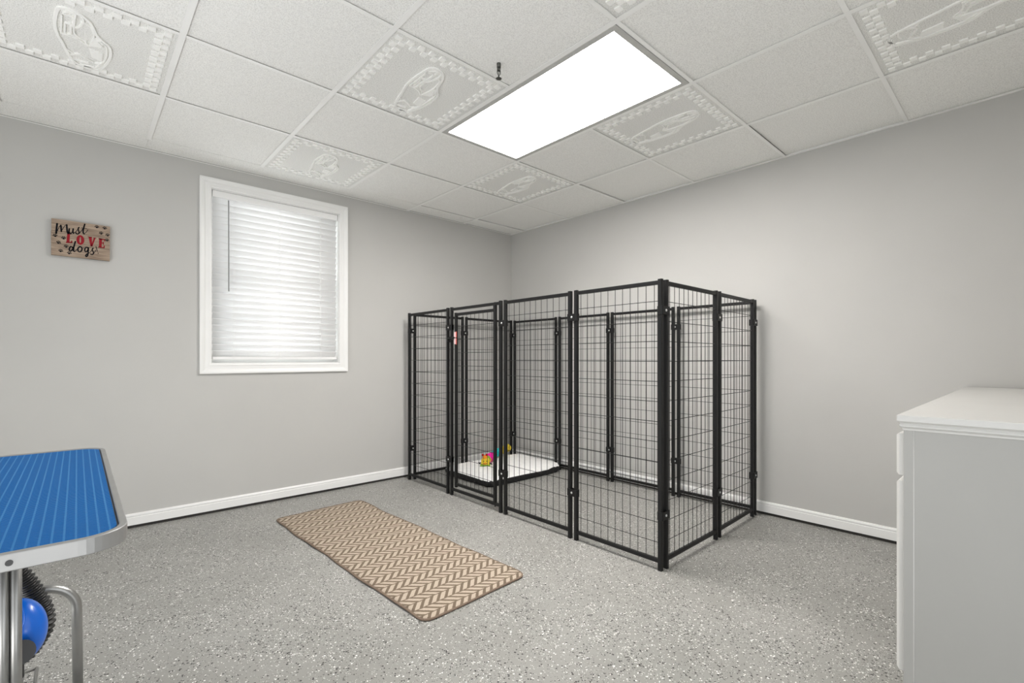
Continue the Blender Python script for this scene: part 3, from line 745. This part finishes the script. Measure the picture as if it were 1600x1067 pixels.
ty = thing('caterpillar_toy', 'colourful plush caterpillar toy with yellow face lying on the dog cushion', 'dog toy', (2.335, .945, .098))
def seg(nm, m, pos, r, sq=1.0):
    bm = BM(); sphere(bm, pos, r, r*sq, r*.92, Matrix.Rotation(math.radians(32), 4, 'Z')); return obj(nm, bm, m, ty)
hd = BM()    # squarish padded head, facing the camera
prism(hd, rrect(-.036, .036, .0, .062, .018, 4), -.02, .02, lambda a, b, h: (a*.76+h*.65, -a*.65+h*.76, b+.002))
o = obj('head', hd, 'yellow', ty, (-.012, -.012, 0), bevel=.008, seg=3)
fc = lambda a, b, h: (a*.76-h*.65, -a*.65-h*.76, b+.002)
bm = BM()
for s in (-1, 1): prism(bm, [(s*.013+.0035*math.cos(k*PI/5), .040+.0045*math.sin(k*PI/5)) for k in range(10)], .0195, .0215, fc)
obj('eyes', bm, 'ink', o)
bm = BM(); ribbon(bm, [(-.014, .021), (-.005, .017), (.005, .017), (.014, .021)], .006, .0195, .0215, fc); obj('mouth', bm, 'red', o)
bm = BM(); prism(bm, [(.006*math.cos(k*PI/5), .030+.004*math.sin(k*PI/5)) for k in range(10)], .0195, .0225, fc); obj('nose', bm, 'orange', o)
bm = BM(); prism(bm, rrect(-.044, .044, .0, .010, .004, 3), -.022, .022, lambda a, b, h: (a*.76+h*.65, -a*.65+h*.76, b+.001)); obj('collar', bm, 'green', o)
for s in (-1, 1):
    bm = BM(); tube(bm, [fc(s*.034, .022, 0), fc(s*.052, .020 if s < 0 else .012, 0), fc(s*.060, .026 if s < 0 else .006, 0)], .0045, 8); obj('arm', bm, 'ink', o)
bm = BM(); sphere(bm, fc(-.002, .070, -.004), .026, .022, .018); obj('crown', bm, 'orange', ty, (-.012, -.012, 0))
for s in (-1, 1):
    bm = BM(); sphere(bm, fc(s*.016-.006, .090, 0), .0095, .0095, .012); tube(bm, [fc(s*.014-.004, .070, 0), fc(s*.016-.006, .090, 0)], .004, 6); obj('antenna', bm, 'red', ty, (-.012, -.012, 0))
seg('body_segment', 'green', (.035, .020, .048), .030)
seg('body_segment', 'pink', (.105, .075, .040), .042)
seg('body_segment', 'pink', (.160, .105, .040), .040)
seg('body_segment', 'teal', (.225, .150, .040), .040)
seg('body_segment', 'teal', (.275, .180, .040), .038)
seg('body_segment', 'teal', (.340, .222, .040), .038)
seg('body_segment', 'yellow', (.415, .248, .040), .038)
seg('tail_segment', 'yellow', (.490, .268, .052), .043)
bm = BM(); tube(bm, [(.02, .01, .030), (.225, .150, .030), (.49, .268, .034)], .022, 10); obj('body_core', bm, 'yellow', ty)

# ------------------------------------------------------------------ grooming table
TX0, TX1, TY0, TY1, TZ = -.850, -.250, -1.338, -.352, .760
tb = thing('grooming_table', 'pet grooming table with ribbed blue top and silver metal rim and legs', 'table', ((TX0+TX1)/2, (TY0+TY1)/2, 0))
TC = Vector(((TX0+TX1)/2, (TY0+TY1)/2, 0))
hx, hy = (TX1-TX0)/2, (TY1-TY0)/2
bm = BM()
o1 = rrect(-hx, hx, -hy, hy, .062, 10); o2 = rrect(-hx+.011, hx-.011, -hy+.011, hy-.011, .051, 10)
R = [[bm.verts.new((*p, z)) for p in q] for q, z in ((o1, TZ-.026), (o1, TZ), (o2, TZ), (o2, TZ-.026))]
n_ = len(o1)
for a, b in ((0, 1), (1, 2), (2, 3), (3, 0)):
    for k in range(n_): k2 = (k+1) % n_; bm.faces.new((R[a][k], R[a][k2], R[b][k2], R[b][k]))
obj('metal_rim', bm, 'alu', tb, bevel=.002)
bm = BM(); prism(bm, rrect(-hx+.0112, hx-.0112, -hy+.0112, hy-.0112, .050, 10), TZ-.024, TZ-.006); obj('board', bm, 'darkplastic', tb)
bm = BM(); prism(bm, rrect(-hx+.014, hx-.014, -hy+.014, hy-.014, .048, 10), TZ-.006, TZ-.0018); obj('rubber_mat', bm, 'bluemat', tb)
bm = BM()
bm.free()
for s in (-1, 1):
    bm = BM(); tube(bm, [(s*.155+.012, -hy-.0012, TZ-.0135), (s*.155+.012, -hy+.006, TZ-.0135)], .0042, 12); obj('rivet', bm, 'darkplastic', tb)
def leg(x, y, r=.0103, z1=TZ-.024):
    bm = BM(); tube(bm, [(x-TC.x, y-TC.y, .012), (x-TC.x, y-TC.y, z1)], r, 16); l = obj('leg', bm, 'steel', tb)
    bm = BM(); tube(bm, [(x-TC.x, y-TC.y, 0), (x-TC.x, y-TC.y, .02)], r+.004, 14); obj('rubber_foot', bm, 'rubber', l)
for x in (-.4117, -.4305, -.6695, -.6883): leg(x, -.80, .0095)
for x in (-.480, -.620): leg(x, -1.22, .0117)
bm = BM(); U = []     # bent support frame
zt, r, uy = .372, .075, -.394; xr, xl = -.3135, -.787
U += [(xr+.003, uy, .010), (xr, uy, zt-r)]
for k in range(1, 9): a = k*PI/16; U.append((xr-r+r*math.cos(a), uy, zt-r+r*math.sin(a)))
for k in range(0, 8): a = PI/2+k*PI/16; U.append((xl+r+r*math.cos(a), uy, zt-r+r*math.sin(a)))
U += [(xl, uy, zt-r), (xl-.003, uy, .010)]
tube(bm, [Vector(p)-TC for p in U], .0122, 18)
for x in (-.50, -.62): tube(bm, [Vector((x, uy, zt))-TC, Vector((x, uy, TZ-.024))-TC], .0095, 12)
obj('bent_frame', bm, 'steel', tb)
bm = BM(); zz = .210
for y in (-.80, -.52): tube(bm, [Vector((-.78, y, zz))-TC, Vector((-.392, y, zz))-TC], .004, 8)
for k in range(18):
    x = -.78+k*.388/17; tube(bm, [Vector((x, -.80, zz+.004))-TC, Vector((x, -.52, zz+.004))-TC], .002, 6)
for x in (-.78, -.392): tube(bm, [Vector((x, -.80, zz))-TC, Vector((x, -.52, zz))-TC], .004, 8)
for x in (-.70, -.60): tube(bm, [Vector((x, -.52, zz))-TC, Vector((x, uy, zt-.02))-TC], .004, 8)
obj('wire_shelf', bm, 'steel', tb)

# pet dryer on the table's shelf
dy = thing('pet_dryer', 'glossy blue pet dryer with black corrugated hose under the grooming table', 'dryer', (-.427, -.608, .259))
dy.scale = (1.3, 1.3, 1.3)
yaw = -.7389; rt = Vector((math.cos(yaw), math.sin(yaw), 0)); fw = Vector((-math.sin(yaw), math.cos(yaw), 0))
def dp(u, v, dd=0.0):     # metres right / up / away, seen face on, from the dryer's middle
    return rt*(u-dd*1.0) + fw*dd + Vector((0, 0, v-dd*.53))
bm = BM(); sphere(bm, dp(.008, .078), .044, .036, .060, Matrix.Rotation(yaw, 4, 'Z'), 40, 24)
bd = obj('body', bm, 'bluegloss', dy)
bm = BM(); tube(bm, [dp(.012, .040, -.045), dp(.006, .036, -.02)], .021, 20); obj('air_inlet', bm, 'darkplastic', dy)
bm = BM(); tube(bm, [dp(-.002+.022*math.cos(a), .104+.032*math.sin(a), -.0385+.012*abs(math.cos(a))) for a in [k*PI/10-PI/2 for k in range(0, 11)]], .0009, 6); obj('raised_ring', bm, 'bluegloss', bd)
bm = BM(); prism(bm, rrect(-.09, -.012, -.0325, .019, .006, 3), -.03, .03, lambda a, b, h: tuple(rt*a + fw*h + Vector((0, 0, b)))); obj('base', bm, 'darkplastic', dy)
bm = BM(); S = .00130
C0 = (36-8, 966)     # hose path, metres about the body
px = [(20, 872), (36, 886), (50, 904), (62, 922), (70, 940), (72.5, 956), (69, 970), (61, 983), (53, 994), (44, 1004), (30, 1013)]
P = [Vector(((a-28)*S, (978-b)*S+.066)) for a, b in px]
Q = []
for i in range(len(P)-1):
    p0, p1, p2, p3 = P[max(i-1, 0)], P[i], P[i+1], P[min(i+2, len(P)-1)]
    for k in range(24):
        t = k/24; Q.append(.5*((2*p1)+(p2-p0)*t+(2*p0-5*p1+4*p2-p3)*t*t+(3*p1-p0-3*p2+p3)*t**3))
s_ = 0; pts3, rad = [], []
for i, q in enumerate(Q):
    if i: s_ += (q-Q[i-1]).length
    pts3.append(dp(0, 0, .040)+(rt+fw)*(q.x/2)+Vector((0, 0, q.y-.265*q.x))); rad.append(.0158+.0024*math.sin(2*PI*s_/.0088))
tube(bm, pts3, .02, 20, rad=rad); obj('corrugated_hose', bm, 'rubber', dy)

# ------------------------------------------------------------------ white cabinet by the camera
CX0, CX1, CY0, CY1 = 1.262, 3.045, -2.690, -2.076
cb = thing('base_cabinet', 'white painted cabinet with moulded top edge against the right wall', 'cabinet', ((CX0+CX1)/2, (CY0+CY1)/2, 0))
CC = Vector(((CX0+CX1)/2, (CY0+CY1)/2, 0)); ax, ay = (CX1-CX0)/2, (CY1-CY0)/2
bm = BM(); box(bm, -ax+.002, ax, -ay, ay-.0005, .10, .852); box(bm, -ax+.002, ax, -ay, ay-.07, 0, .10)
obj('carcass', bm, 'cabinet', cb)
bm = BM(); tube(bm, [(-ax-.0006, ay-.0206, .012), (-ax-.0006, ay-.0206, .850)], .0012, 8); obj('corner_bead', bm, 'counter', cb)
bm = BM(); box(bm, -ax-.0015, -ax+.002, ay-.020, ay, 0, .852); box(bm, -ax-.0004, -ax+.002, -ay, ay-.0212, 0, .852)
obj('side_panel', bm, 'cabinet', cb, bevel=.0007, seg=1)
# moulding under the top, along the free end and the front
prof = [(0, .848), (.003, .848), (.004, .854), (.011, .858), (.012, .862), (.009, .865), (.014, .870), (.019, .872), (.019, .888)]
bm = BM(); V = []
for d, z in prof:
    V.append([bm.verts.new(p) for p in ((-ax-d, -ay, z), (-ax-d, ay+d*.6, z), (ax, ay+d*.6, z))])
for a, b in zip(V, V[1:]):
    for k in (0, 1): bm.faces.new((a[k], a[k+1], b[k+1], b[k]))
inner = [bm.verts.new(p) for p in ((ax, -ay, .888),)]
bm.faces.new((V[-1][0], V[-1][1], V[-1][2], inner[0]))
obj('countertop', bm, 'counter', cb, bevel=.0025)
for i in range(3):
    x0 = -ax+.010+i*.592; x1 = x0+.572
    for nm, z0, z1 in (('drawer', .729, .839), ('door', .222, .716)):
        bm = BM(); y0_, y1_ = ay, ay+.0165; c = .006
        vs = []
        for (e, y) in ((0, y0_), (0, y1_-c), (c, y1_)):
            vs.append([bm.verts.new(p) for p in ((x0+e, y, z0+e), (x1-e, y, z0+e), (x1-e, y, z1-e), (x0+e, y, z1-e))])
        bm.faces.new(vs[0]); bm.faces.new(vs[2][::-1])
        for a, b in zip(vs, vs[1:]):
            for k in range(4): bm.faces.new((a[k], a[(k+1) % 4], b[(k+1) % 4], b[k]))
        obj(nm, bm, 'counter', cb, bevel=.001, seg=1)
